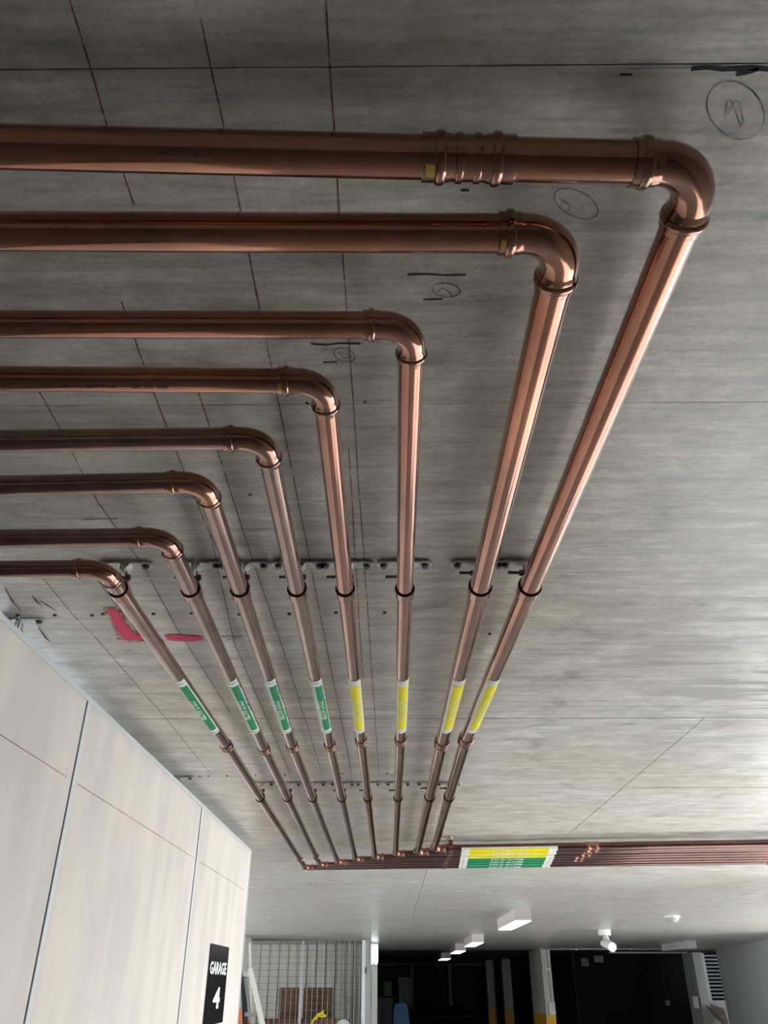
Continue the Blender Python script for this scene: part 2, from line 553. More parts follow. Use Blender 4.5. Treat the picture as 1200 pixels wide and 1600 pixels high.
# pencilled and marker notes left by the form workers
def loop(cx, cy, rx, ry, tilt, n=26, a0=0, a1=6.5):
    out = []
    for k in range(n + 1):
        t = a0 + (a1 - a0) * k / n
        x, y = rx * math.cos(t), ry * math.sin(t)
        out.append((cx + x * math.cos(tilt) - y * math.sin(tilt), cy + x * math.sin(tilt) + y * math.cos(tilt)))
    return out
for pix, wd, mt in (
        (loop(1149, 172, 40, 50, -0.75), 0.0011, M_PENCIL),
        ([(1132, 183), (1136, 158), (1140, 156), (1146, 162), (1136, 180)], 0.0011, M_PENCIL),
        ([(1144, 163), (1150, 157), (1155, 160), (1162, 192), (1157, 197), (1146, 166)], 0.0011, M_PENCIL),
        (loop(900, 318, 37, 20, 0.45), 0.0012, M_PENCIL),
        ([(874, 310), (890, 320), (888, 329), (892, 322), (911, 330), (908, 316)], 0.0012, M_PENCIL),
        (loop(697, 453, 22, 11, 0.12), 0.0011, M_PENCIL),
        ([(683, 456), (692, 449), (702, 456), (706, 463), (714, 460)], 0.0011, M_PENCIL),
        (loop(538, 554, 17, 10, 0.3), 0.0012, M_PENCIL),
        ([(527, 551), (540, 549), (549, 556), (538, 560), (531, 553), (545, 552)], 0.0016, M_PENCIL),
        ([(984, 107.5), (1010, 105.5), (1080, 105.5), (1110, 106)], 0.0003, M_MARKER),
        ([(1080, 107), (1105, 105), (1130, 108), (1150, 107), (1175, 106), (1215, 109)], 0.0032, M_MARKER),
        ([(1150, 115), (1165, 113), (1185, 107)], 0.0034, M_MARKER),
        ([(968, 116), (988, 116)], 0.0018, M_MARKER),
        ([(637, 429), (665, 428), (700, 430), (728, 429)], 0.0016, M_MARKER),
        ([(661, 468), (692, 467)], 0.0014, M_MARKER),
        ([(486, 537), (510, 539), (530, 536), (563, 537)], 0.0017, M_MARKER),
        ([(505, 566), (527, 565)], 0.0015, M_MARKER),
        ([(131, 811), (184, 810)], 0.0012, M_MARKER),
        ([(290, 776), (315, 778)], 0.0012, M_MARKER),
        ([(720, 297), (733, 297)], 0.0018, M_MARKER),
        ([(477, 628), (483, 631)], 0.003, M_MARKER), ([(568, 627), (572, 628)], 0.003, M_MARKER),
        ([(388, 772), (393, 773)], 0.003, M_MARKER), ([(327, 837), (331, 838)], 0.003, M_MARKER)):
    stroke(pix, wd, mt, 'pencil_mark' if mt is M_PENCIL else 'marker_stroke')
# sprayed pink L
def blob(pix, name, mt, z):
    pts = [at(*q) for q in pix]
    mb = MB()
    c = sum(pts, Vector()) / len(pts)
    n = len(pts)
    mb.v = [Vector((p.x, p.y, z)) for p in pts] + [Vector((p.x, p.y, z - 0.0002)) for p in pts]
    mb.f = [list(range(n)), [n + k for k in range(n)][::-1]] + [[k, (k + 1) % n, n + (k + 1) % n, n + k] for k in range(n)]
    return mb.build(name, mt, slab)
blob([(167, 953), (176, 950), (184, 954), (192, 966), (201, 980), (212, 990), (226, 994), (222, 999), (206, 1001), (193, 999), (184, 985), (175, 968)], 'spray_mark', M_PINK, ZT - 0.0007)
blob([(160, 948), (178, 947), (190, 953), (200, 972), (215, 987), (236, 992), (232, 1001), (200, 1004), (184, 999), (174, 975)], 'overspray', M_PINKF, ZT - 0.0003)
blob([(256, 992), (275, 991), (300, 993), (316, 994), (318, 999), (300, 1002), (275, 1001), (262, 999)], 'spray_mark', M_PINK, ZT - 0.0007)
blob([(345, 993), (362, 991), (378, 993), (374, 998), (352, 999)], 'spray_mark', M_PINKF, ZT - 0.0007)
# spare anchors left in the slab
for px, py in ((28, 961), (86, 961), (144, 961), (161, 959), (240, 959), (299, 958), (374, 960), (452, 959), (525, 957), (601, 957), (765, 990),
               (290, 1213), (312, 1213), (326, 1212), (355, 1212), (399, 1211), (445, 1211), (605, 1208), (535, 1208)):
    c = at(px, py)
    a = MB().sweep([c + Vector((0, 0, 0.001)), c + Vector((0, 0, -0.0008))], 0.0034, 8)
    a.box((c.x - 0.003, c.y - 0.002, c.z - 0.0025), (c.x + 0.003, c.y + 0.002, c.z - 0.0006))
    a.build('ceiling_anchor', M_BOLT, slab)

# ------------------------------------------------------------------ structure: floor and walls
MB().box((-4.5, -3.2, -0.1), (8, 32, 0)).build('floor', M_FLOOR, kind='structure')
MB().box((8, -12, -0.12), (40, 45, -0.02)).build('paving_outside', M_PAVE, kind='structure')
MB().box((2.55, -12, -0.12), (8, -3.3, -0.02)).build('paving_outside', M_PAVE, kind='structure')
MB().box((-4.6, -3.4, 0), (-4.5, OP3[1], ZT)).box((-4.6, OP3[2], 0), (-4.5, 32, ZT)).box((-4.6, OP3[1], OP3[3]), (-4.5, OP3[2], ZT)).build('wall_far_left', M_PALEWALL, kind='structure')
MB().box((-30, -12, -0.12), (-4.6, 45, -0.02)).build('paving_outside', M_PAVE, kind='structure')
MB().box((-4.6, -3.4, 0), (2.7, -3.2, ZT)).build('wall_rear', M_GREYWALL, kind='structure')


def side_wall(name, x, t, ya, yb, o0, o1, hd):
    """wall along Y with one opening from o0 to o1 up to hd"""
    mb = MB()
    mb.box((x, ya, 0), (x + t, o0, ZT)).box((x, o1, 0), (x + t, yb, ZT)).box((x, o0, hd), (x + t, o1, ZT))
    return mb.build(name, M_PALEWALL, kind='structure')


side_wall('wall_right', OP1[0], 0.15, -3.4, 5.42, OP1[1], OP1[2], OP1[3])
MB().box((2.45, 5.42, 0), (5.15, 5.57, ZT)).build('wall_right_return', M_PALEWALL, kind='structure')
side_wall('wall_right_middle', OP2[0], 0.15, 5.57, 11.3, OP2[1], OP2[2], OP2[3])
# grey wall seen at the right edge, slightly askew
A = at(1200, 1467); B = at(1118, 1484)
A.z = B.z = 0
dv = (B - A).normalized(); nv = Vector((dv.y, -dv.x, 0))
P0 = A + dv * ((11.25 - A.y) / dv.y)
mb = MB()
n = 0
for p in (P0, B, B + nv * 0.25, P0 + nv * 0.25):
    mb.v += [Vector((p.x, p.y, 0)), Vector((p.x, p.y, ZT))]
mb.f = [[0, 2, 3, 1], [2, 4, 5, 3], [4, 6, 7, 5], [6, 0, 1, 7], [1, 3, 5, 7], [0, 6, 4, 2]]
mb.build('wall_right_far', M_GREYWALL, kind='structure')
MB().box((5.0, 11.3, 0), (P0.x + 0.1, 11.4, ZT)).build('wall_right_step', M_GREYWALL, kind='structure')

# ------------------------------------------------------------------ the garage partition on the left
WX = -0.6604                          # its face
WT = ZC + 0.538                       # its top
ye = at_x(392, 1332, WX).y
y1 = at_x(138, 1091, WX).y
y2 = at_x(315, 1264, WX).y
wall = MB().box((WX - 0.07, 1.13, 0), (WX - 0.012, ye - 0.004, WT - 0.01)).build('wall_left', M_TRACK, kind='structure')
for a, b in ((1.12, y1), (y1, y2), (y2, ye)):
    MB().box((WX - 0.009, a + 0.0045, 0.0), (WX, b - 0.0045, WT - 0.004)).build('panel', M_PANEL, wall)
MB().box((WX - 0.075, 1.12, WT - 0.003), (WX + 0.0035, ye + 0.003, WT)).box((WX, 1.12, WT - 0.011), (WX + 0.0035, ye + 0.003, WT - 0.003)).build('top_track', M_TRACK, wall)
for y in (y1, y2):
    MB().box((WX - 0.008, y - 0.0035, 0), (WX + 0.003, y + 0.014, WT - 0.011)).build('joint_strip', M_TRACK, wall, label='white joint strip between two cement panels')
    MB().box((WX - 0.008, y - 0.0052, 0), (WX + 0.0006, y - 0.0035, WT - 0.011)).build('joint_shadow', M_GAPDARK, wall)
MB().box((WX - 0.075, ye - 0.006, 0), (WX + 0.003, ye + 0.003, WT - 0.003)).build('end_trim', M_TRACK, wall)
hs = at_x(200, 1275, WX).z
for px, py in ((103, 1215), (121, 1222), (200, 1276), (262, 1319), (301, 1347), (309, 1351), (336, 1369), (362, 1385)):
    q = at_x(px, py, WX)
    MB().sweep([(WX - 0.001, q.y, hs), (WX + 0.0012, q.y, hs)], [0.0042, 0.003], 10).build('screw', M_ZINC, wall, 40)
for a, b in ((1.2, at_x(100, 1213, WX).y), (at_x(123, 1223, WX).y, at_x(299, 1346, WX).y), (at_x(312, 1352, WX).y, at_x(380, 1397, WX).y)):
    MB().box((WX, a, hs - 0.0008), (WX + 0.0003, b, hs + 0.0008)).build('chalk_line', M_CHALKW, wall)

# sign
ya, yb = at_x(328.5, 1474, WX).y, at_x(357, 1481, WX).y
zt = at_x(329, 1474, WX).z
zb = at_x(348, 1597, WX).z
sg = empty('garage_sign', (WX, (ya + yb) / 2, zb), 'black sign with white lettering GARAGE 4 screwed to the pale panel wall', 'sign')
MB().box((WX, ya, zb), (WX + 0.003, yb, zt)).build('plate', M_SIGN, sg)


def text_mesh(s, size_x, size_z, bold=0.0):
    """font outline as plain (x, z) polygons scaled to fit; returns verts (x, z) and faces"""
    cu = bpy.data.curves.new('t', 'FONT')
    cu.body = s
    cu.offset = bold
    cu.resolution_u = 2
    o = bpy.data.objects.new('t', cu)
    COL.objects.link(o)
    dg = bpy.context.evaluated_depsgraph_get()
    me = bpy.data.meshes.new_from_object(o.evaluated_get(dg))
    bm = bmesh.new(); bm.from_mesh(me)
    bmesh.ops.triangulate(bm, faces=bm.faces)
    xs = [v.co.x for v in bm.verts]; ys = [v.co.y for v in bm.verts]
    x0, x1, q0, q1 = min(xs), max(xs), min(ys), max(ys)
    for v in bm.verts:
        v.co.x = (v.co.x - x0) / (x1 - x0) * size_x
        v.co.y = (v.co.y - q0) / (q1 - q0) * size_z
    bm.verts.ensure_lookup_table()
    out = bm
    bpy.data.objects.remove(o)
    bpy.data.curves.remove(cu)
    bpy.data.meshes.remove(me)
    return out


def finish_bm(bm, name, material, parent):
    me = bpy.data.meshes.new(name)
    bm.to_mesh(me); bm.free()
    return link(name, me, material, parent)


hh = zt - zb
wy = yb - ya
bm = text_mesh('GARAGE', wy * 0.86, hh * 0.165, 0.03)
for v in bm.verts: v.co = Vector((WX + 0.0034, ya + wy * 0.07 + v.co.x, zb + hh * 0.62 + v.co.y))
finish_bm(bm, 'lettering', M_SIGNW, sg)
bm = text_mesh('4', wy * 0.36, hh * 0.27, 0.035)
for v in bm.verts: v.co = Vector((WX + 0.0034, ya + wy * 0.36 + v.co.x, zb + hh * 0.19 + v.co.y))
finish_bm(bm, 'numeral', M_SIGNW, sg)
for qy in (ya + 0.01, yb - 0.01):
    MB().sweep([(WX + 0.002, qy, zt - 0.012), (WX + 0.005, qy, zt - 0.012)], 0.003, 8).build('screw', M_BOLT, sg)

# brackets that tie the partition to the slab
def strap_bracket(px, py, ln_l, ln_r, drop, label):
    c = at(px, py)
    t = empty('wall_bracket', (c.x, c.y, ZT), label, 'bracket', 'brackets tying the partition to the ceiling')
    z1, z0 = ZT - 0.002, ZT - 0.0055
    for s, L in ((-1, ln_l), (1, ln_r)):
        mb = MB()
        prof = []
        n = 8
        for k in range(n + 1):
            a = -PI / 2 + PI * k / n
            prof.append((s * (L - 0.009 + 0.009 * math.cos(a)), 0.009 * math.sin(a)))
        prof = [(s * 0.003, -0.009)] + prof + [(s * 0.003, 0.009)]
        m = len(prof)
        mb.v = [Vector((c.x + x, c.y + y, z1)) for x, y in prof] + [Vector((c.x + x, c.y + y, z0)) for x, y in prof]
        mb.f = [list(range(m)), list(range(m, 2 * m))[::-1]] + [[k, (k + 1) % m, m + (k + 1) % m, m + k] for k in range(m)]
        mb.build('strap', M_ZINC, t)
        b = Vector((c.x + s * (L - 0.012), c.y, z0))
        MB().sweep([b, b + Vector((0, 0, -0.0012))], 0.0068, 14).hexhead(b, 0.0048, 0.005).build('bolt', M_BOLT, t)
    mb = MB()
    for sx in (-0.0035, 0.0035):
        for w0, w1 in ((-0.009, -0.003), (0.003, 0.009)):
            mb.box((c.x + sx - 0.001, c.y + w0, ZT - drop), (c.x + sx + 0.001, c.y + w1, ZT - 0.003))
        mb.box((c.x + sx - 0.001, c.y - 0.003, ZT - drop), (c.x + sx + 0.001, c.y + 0.003, ZT - drop + 0.006))
        mb.box((c.x + sx - 0.001, c.y - 0.003, ZT - 0.010), (c.x + sx + 0.001, c.y + 0.003, ZT - 0.003))
    mb.build('slotted_tab', M_ZINC, t)
    MB().sweep([(c.x - 0.008, c.y, ZT - drop + 0.008), (c.x + 0.009, c.y, ZT - drop + 0.008)], 0.0035, 8).build('tab_bolt', M_BOLT, t)


strap_bracket(33, 966, 0.036, 0.046, 0.036, 'galvanised slotted bracket tying the partition top to the ceiling, nearest at left edge')
strap_bracket(281, 1213, 0.036, 0.046, 0.036, 'small dark bracket tying the partition top to the ceiling, farther one past the first joint')

# ------------------------------------------------------------------ copper pipe runs
HB = 0.508                            # underside of the pipes above the eye
PIPES = [                              # from the right-hand, nearest run to the left-hand one
    # r, near corner, slope of near leg, coupling pixel, far corner pixel, material
    (0.0159, (0.455, 0.722), 0.036, (728, 1155), (678, 1326), 0),
    (0.0159, (0.278, 0.843), 0.014, (690.5, 1160), (652, 1331), 0),
    (0.0127, (0.040, 1.041), 0.012, (626, 1155.5), (618, 1333.5), 0),
    (0.0127, (-0.130, 1.192), 0.020, (564, 1156.5), (586, 1339), 0),
    (0.0127, (-0.270, 1.379), -0.010, (515.5, 1164), (555.5, 1342.5), 1),
    (0.0127, (-0.437, 1.550), -0.026, (456.5, 1165.5), (528, 1347), 1),
    (0.0127, (-0.590, 1.815), -0.010, (412.5, 1170), (500, 1351), 1),
    (0.0127, (-0.812, 1.996), -0.010, (354, 1165), (477, 1355.5), 1),
]
ORD = ['rightmost', 'second from the right', 'third from the right', 'fourth from the right', 'fourth from the left', 'third from the left', 'second from the left', 'leftmost']
END_X = 2.44


def elbow(c, da, db, r, parent, mark=None):
    da, db = da.normalized(), db.normalized()
    rb = r * 2.22
    pts, rad = [], []
    ro = r * 1.045
    lip, bead, step = r * 3.55, r * 2.95, r * 2.45
    for s, q in ((lip, 1.10), (lip - r * 0.02, 1.105), (bead, 1.105), (step, 1.10), (step - r * .12, 1.05)):
        pts.append(c + da * s); rad.append(r * q)
    for k in range(0, 15):
        t = k / 14 * PI / 2
        pts.append(c + da * (rb * (1 - math.sin(t))) + db * (rb * (1 - math.cos(t))))
        rad.append(ro)
    for s, q in ((step - r * .12, 1.05), (step, 1.10), (bead, 1.105), (lip - r * .02, 1.105), (lip, 1.10)):
        pts.append(c + db * s); rad.append(r * q)
    e = MB().sweep(pts, rad, 32).build('elbow', M_FIT, parent, 32)
    for d in (da, db):
        bead_ring(c + d * bead, d, r, e)
    if mark:
        d = da
        MB().patch(c + d * (lip - r * .30), d, r * 1.107, -r * .16, r * .22, mark[0], mark[1], na=5, ns=1).build('yellow_mark', M_YMARK, e, label='yellow seal mark')
    return e


def bead_ring(o, ax, r, parent, w=0.26, hgt=1.235):
    prof = []
    for k in range(11):
        t = PI * k / 10
        prof.append((-math.cos(t) * r * w, r * 1.09 + math.sin(t) * r * (hgt - 1.09)))
    prof += [(r * w * .9, r * 1.02), (-r * w * .9, r * 1.02)]
    MB().revolve(prof, o, ax, 32).build('bead', M_FIT, parent, 50)


def coupling(o, ax, r, parent, ridges=False, L=2.1, bp=1.3, name='coupling'):
    ri = r * 1.0
    prof = [(-L * r, ri), (-L * r, 1.10 * r), (-(L - .05) * r, 1.11 * r), (-.75 * bp * r, 1.11 * r), (-.6 * bp * r, 1.05 * r), (.6 * bp * r, 1.05 * r), (.75 * bp * r, 1.11 * r), ((L - .05) * r, 1.11 * r), (L * r, 1.10 * r), (L * r, ri)]
    e = MB().revolve(prof, o, ax, 32).build(name, M_FIT, parent, 32)
    for s in (-1, 1):
        bead_ring(Vector(o) + ax * (s * bp * r), ax, r, e)
    if ridges:
        for s in (-1, 1):
            bead_ring(Vector(o) + ax * (s * .32 * bp * r), ax, r, e, 0.17, 1.13)
        MB().patch(Vector(o) - ax * ((L - .33) * r), ax, r * 1.112, -r * .18, r * .26, -0.2, 0.36, na=5, ns=1).build('yellow_mark', M_YMARK, e, label='yellow seal mark')
    return e


def wrap_text(s, o, ax, r, s0, ln, a0, a1, material, parent, bold=0.02, name='lettering'):
    bm = text_mesh(s, ln, 1.0, bold)
    for _ in range(2):
        ed = [e for e in bm.edges if abs(e.verts[0].co.y - e.verts[1].co.y) > 0.25]
        if ed: bmesh.ops.subdivide_edges(bm, edges=ed, cuts=1)
    dn = Vector((0, 0, -1)); sd = dn.cross(ax)
    for v in bm.verts:
        t = a0 + (a1 - a0) * v.co.y
        v.co = o + ax * (s0 + v.co.x) + (dn * math.cos(t) + sd * math.sin(t)) * r
    return finish_bm(bm, name, material, parent)


def label_band(o, ax, r, length, green, off, parent, wob):
    """o = start; ax along the pipe"""
    D = math.radians
    lab = MB().patch(o, ax, r + 0.0003, 0, length, D(-66 + off), D(66 + off), na=18, ns=30, th=0.0003, wob=wob).build('pipe_label', M_WHITE_TAPE, parent, 40,
          label='green water pipe label' if green else 'yellow gas pipe label')
    m = length * 0.085
    if green:
        MB().patch(o, ax, r + 0.00065, m, length - m, D(-12 + off), D(54 + off), na=12).build('colour_field', M_GREEN, lab, 40)
        MB().patch(o, ax, r + 0.00062, m, length - m, D(-50 + off), D(-13 + off), na=8).build('pale_stripe', M_PGREEN, lab, 40)
        wrap_text('COLD WATER', o, ax, r + 0.0013, length * 0.33, length * 0.36, D(-26 + off), D(32 + off), M_LETTER, lab)
    else:
        MB().patch(o, ax, r + 0.00065, m, length - m, D(-44 + off), D(44 + off), na=14).build('colour_field', M_YELLOW, lab, 40)
        wrap_text('NATURAL GAS', o, ax, r + 0.0013, length * 0.33, length * 0.38, D(-26 + off), D(30 + off), M_PYELLOW, lab, 0.035)
    for s in (m * 0.42, length - m * 0.42):
        MB().patch(o, ax, r + 0.00065, s - 0.0012, s + 0.0012, D(-50 + off), D(50 + off), na=10, ns=1).build('border_line', M_LINE if green else M_PYELLOW, lab, 40)


roots, AX = [], []
label_y = [at(0, 1066, HB).y, at(0, 1147, HB).y]
for i, (r, (cx, cy), sl, cpx, fpx, mt) in enumerate(PIPES):
    hx = HB + r
    k = hx / 1.01
    z = ZC + hx
    c0 = Vector((cx * k, cy * k, z))
    cm = at(*cpx, hx); cm.z = z
    c1 = at(*fpx, hx); c1.z = z
    right = at(1200, 1317.5 + 4.1 * i, hx)
    dl = Vector((-1, -sl, 0)).normalized()
    d1 = (cm - c0).normalized(); d2 = (c1 - cm).normalized()
    d3 = (right - c1); d3.z = 0; d3.normalize()
    kind = 'yellow gas' if i < 4 else 'green cold water'
    root = empty('copper_pipe', c0, f'{"thick " if i < 2 else ""}copper pipe with {kind} labels, lengthwise leg {ORD[i]}', 'pipe', 'copper pipes hung below the ceiling')
    roots.append(root)
    AX.append((c0, cm, c1, d1, d2, d3, r))
    gap = r * 2.6
    m_ = M_COP[mt]
    st = c0 + dl * (2.05 + c0.x)
    # near leg, running off to the left
    if i == 0:
        cc = at(731, 246, hx); cc = c0 + dl * (cc - c0).dot(dl)
        MB().sweep([st, cc + dl * r * .6], r, 32).build('tube', m_, root, 40)
        MB().sweep([cc - dl * r * .6, c0 + dl * gap], r, 32).build('tube', m_, root, 40)
        coupling(cc, -dl, r, root, True, L=2.15, bp=1.3)
    else:
        MB().sweep([st, c0 + dl * gap], r, 32).build('tube', m_, root, 40)
    elbow(c0, dl, d1, r, root, {1: (-0.45, 0.12), 3: (-0.7, -0.15)}.get(i))
    MB().sweep([c0 + d1 * gap, cm - d1 * r * .6], r, 32).build('tube', m_, root, 40)
    coupling(cm, d1, r, root, L=1.7, bp=0.95)
    MB().sweep([cm + d2 * r * .6, c1 - d2 * gap], r, 32).build('tube', m_, root, 40)
    elbow(c1, -d2, d3, r, root)
    if i >= 6:
        q = c1 - d2 * (0.30 if i == 6 else 0.34)
        coupling(q, d2, r, root, L=1.7, bp=0.9, name='coupling')
    # far leg, running off to the right
    xe = c1 + d3 * ((END_X - c1.x) / d3.x)
    MB().sweep([c1 + d3 * gap, xe], r, 32).build('tube', M_MAROON, root, 40, label='dark maroon far leg')
    qx = 0.885 + 0.012 * (i % 2)
    if i < 6: coupling(c1 + d3 * ((qx - c1.x) / d3.x), d3, r, root, L=1.9, bp=1.1)
    # labels
    t0 = (label_y[0] - c0.y) / d1.y
    off = [18, 16, 8, 0, 3, 4, 2, 0][i]
    label_band(c0 + d1 * t0, d1, r, (label_y[1] - label_y[0]) / d1.y, i >= 4, off, root, [0, 0, 0, 0, .12, .16, .2, .05][i])
    xl, xr = at(719, 1330 + 2.6 * i, hx).x, at(868, 1326 + 2.6 * i, hx).x
    label_band(c1 + d3 * ((xl - c1.x) / d3.x), d3, r, xr - xl, i >= 4, [25, 25, 25, 25, 20, 20, 20, 20][i], root, 0)

# mill print on the near legs
c0, r = AX[3][0], AX[3][6]
dl = Vector((1, 0.02, 0)).normalized()
M_INK = mat('faded_mill_print', (0.045, 0.03, 0.04), 0.5)
for s, xa, xb in (('DN', 144, 188), ('25B', 211, 270), ('4/2', 70, 118), ('IC', 8, 36)):
    a = at(xa, 600, HB + r).x; b = at(xb, 600, HB + r).x
    o = c0 + dl * ((a - c0.x) / dl.x)
    wrap_text(s, o, dl, r + 0.00025, 0, b - a, math.radians(8), math.radians(26), M_INK, roots[3], 0.0, 'mill_print')
c0, r = AX[0][0], AX[0][6]
dl = Vector((1, 0.036, 0)).normalized()
M_INKB = mat('faded_blue_print', (0.06, 0.055, 0.09), 0.5)
a = at(262, 256, HB + r).x; b = at(342, 256, HB + r).x
wrap_text('KEMBLA', c0 + dl * ((a - c0.x) / dl.x), dl, r + 0.00025, 0, b - a, math.radians(24), math.radians(34), M_INKB, roots[0], 0.0, 'mill_print')

# ------------------------------------------------------------------ hanger clips
def clip(p, ang, r, label, group, detail=True, nose=0.030, L=0.0435):
    """p = pipe centre, ang = heading of the pipe about Z (0 = along +Y)"""
    R = Matrix.Rotation(ang, 4, 'Z')
    T = Matrix.Translation(p) @ R
    gap = ZT - p.z
    t = empty('hanger_clip', Vector((p.x, p.y, ZT)), label, 'pipe clip', group)

    def put(mb, name, m_, sm=None):
        mb.v = [T @ v for v in mb.v]
        return mb.build(name, m_, t, sm)
    if detail:
        for s in (-1, 1):
            n = 6
            prof = [(s * 0.003, -0.0095)] + [(s * (L - 0.0095 + 0.0095 * math.cos(-PI / 2 + PI * q / n)), 0.0095 * math.sin(-PI / 2 + PI * q / n)) for q in range(n + 1)] + [(s * 0.003, 0.0095)]
            m = len(prof)
            mb = MB()
            zt_, zb_ = gap - 0.0022, gap - 0.0052
            mb.v = [Vector((x, y, zt_)) for x, y in prof] + [Vector((x, y, zb_)) for x, y in prof]
            mb.f = [list(range(m)), list(range(m, 2 * m))[::-1]] + [[q, (q + 1) % m, m + (q + 1) % m, m + q] for q in range(m)]
            put(mb, 'strap', M_ZINC)
            put(MB().sweep([(s * (L - 0.011), 0, zb_), (s * (L - 0.011), 0, zb_ - 0.0012)], 0.0066, 14).sweep([(s * (L - 0.011), 0, gap), (s * (L - 0.011), 0, zb_ - 0.0058)], 0.0046, 6), 'bolt', M_BOLT)
        # folded tongue between the straps
        mb = MB()
        mb.box((-0.0045, -0.0095, gap - 0.016), (-0.0025, 0.0095, gap - 0.0025)).box((0.0025, -0.0095, gap - 0.016), (0.0045, 0.0095, gap - 0.0025))
        mb.bar((0.0035, 0, gap - 0.013), (0.011, 0, gap - 0.004), 0.019, 0.002, Vector((0, 1, 0)))
        put(mb, 'tongue', M_ZINC)
    # split band round the pipe
    hw = 0.0105
    put(MB().revolve([(-hw - .0006, r), (-hw - .0006, r + .0015), (-hw + .0012, r + .0015), (-hw + .0016, r + .0004), (hw - .0016, r + .0004), (hw - .0016, r + .0018), (hw, r + .0018), (hw, r)], (0, 0, 0), (0, 1, 0), 32), 'rubber_lining', M_RUBBER, 40)
    put(MB().revolve([(-hw + .0006, r + .0006), (-hw + .0002, r + .0026), (hw - .0004, r + .0026), (hw + .0006, r + .0006)], (0, 0, 0), (0, 1, 0), 32), 'band', M_FIT, 40)
    top = gap - 0.0035 if detail else gap
    ears = MB()
    for s in (-1, 1):
        ears.box((s * 0.0062 - 0.001, -0.0085, r + 0.0008), (s * 0.0062 + 0.001, 0.0085, min(r + 0.018, gap - 0.006)))
        ears.bar((s * 0.0062, 0, r + 0.004), (s * 0.0125, 0, r * 0.86), 0.017, 0.002, Vector((0, 1, 0)))
    put(ears, 'ear', M_FIT if detail else M_BOLT)
    mb = MB().sweep([(-nose, 0, r + 0.0115), (0.012, 0, r + 0.0115)], 0.0026, 8)
    mb.sweep([(-0.0125, 0, r + 0.0115), (-0.0075, 0, r + 0.0115)], 0.0052, 6).sweep([(0.0075, 0, r + 0.0115), (0.0115, 0, r + 0.0115)], 0.0052, 6)
    put(mb, 'clamp_bolt', M_BOLT)
    return t


ROW1 = 2.176 * S
ROW2 = 5.277 * S
for i, (c0, cm, c1, d1, d2, d3, r) in enumerate(AX):
    for row, (Y, gname, near) in enumerate(((ROW1, 'pipe clips in the near row', 'near row of clips'), (ROW2, 'pipe clips in the far row', 'far row of clips'))):
        o, d = (c0, d1) if Y < cm.y else (cm, d2)
        p = o + d * ((Y - o.y) / d.y)
        clip(p, -math.atan2(d.x, d.y), r, f'strap clip on lengthwise pipe {ORD[i]}, in the {near}', gname)
    for X, tx in ((at(708, 1318, HB + .016).x, 'left of the labels'), (1.86, 'at right')):
        q = c1 + d3 * ((X - c1.x) / d3.x)
        nm = ['nearest', 'second nearest', 'third nearest', 'fourth nearest', 'fourth farthest', 'third farthest', 'second farthest', 'farthest'][i]
        clip(q, -math.atan2(d3.x, d3.y), r, f'dark clip on {nm} pipe of the far crosswise bundle, {tx}', 'pipe clips on the far crosswise bundle', L=0.036)
for i in (6, 7):
    c0, r = AX[i][0], AX[i][6]
    q = c0 + Vector((-1, 0.010, 0)).normalized() * (c0.x + 0.605)
    clip(q, PI / 2, r, f'strap clip on the {["lowest but one", "lowest"][i - 6]} of the near crosswise pipes, at the left edge', 'pipe clips at the left edge')

# ------------------------------------------------------------------ far end of the garage
def wbox(name, px0, py0, px1, py1, y, dep, m, parent=None, **kw):
    """upright box whose front face at depth y spans two picture points"""
    a, b = at_y(px0, py0, y), at_y(px1, py1, y)
    mb = MB().box((min(a.x, b.x), y, min(a.z, b.z)), (max(a.x, b.x), y + dep, max(a.z, b.z)))
    return mb.build(name, m, parent, **kw)


YC = 13.24
xL, xR = at_y(388, 1467, YC).x, at_y(566, 1467, YC).x
xs_ = at_y(393, 1467, 13.2).x
MB().box((xs_ - 0.9, 11.9, 0), (xs_, 12.0, ZT)).box((xs_ - 0.1, 12.0, 0), (xs_, YC - 0.02, ZT)).build('wall_store_side', M_PALEWALL, kind='structure')
MB().box((xs_ - 0.3, 14.9, 0), (at_y(577, 1500, 13.36).x - 0.05, 15.0, ZT)).build('wall_store_back', M_PALEWALL, kind='structure')
XD = at_y(578, 1500, 13.36).x
MB().box((XD - 0.05, YC + 0.12, 0), (XD, 19.4, ZT)).build('wall_store_divider', M_GREYWALL, kind='structure')
MB().box((XD - 1.1, 19.4, 0), (XD - 1.0, 25.6, ZT)).box((XD - 1.0, 19.4, 0), (XD - 0.002, 19.45, ZT)).build('wall_dark_left', M_DARK, kind='structure')
# ribbed sheeting on the back of the store
sh = empty('ribbed_sheeting', ((xL + xR) / 2, 14.88, 0), 'pale ribbed metal sheeting behind the wire mesh of the store', 'sheeting')
nr = 13
wS = (xR - xL + 0.3) / nr
for k in range(nr):
    x = xL - 0.1 + k * wS
    mb = MB()
    prof = [(0, 0), (0.18, 0), (0.25, -0.03), (0.38, -0.03), (0.45, 0), (1.0, 0)]
    pf = [(x + a * wS, 14.89 + b) for a, b in prof]
    n = len(pf)
    mb.v = [Vector((a, b, 0.02)) for a, b in pf] + [Vector((a, b, ZT - 0.02)) for a, b in pf] + [Vector((a, b + 0.004, 0.02)) for a, b in pf] + [Vector((a, b + 0.004, ZT - 0.02)) for a, b in pf]
    for q in range(n - 1):
        mb.f += [[q, q + 1, n + q + 1, n + q], [2 * n + q, 3 * n + q, 3 * n + q + 1, 2 * n + q + 1]]
    mb.build('sheet', M_SHEET, sh)
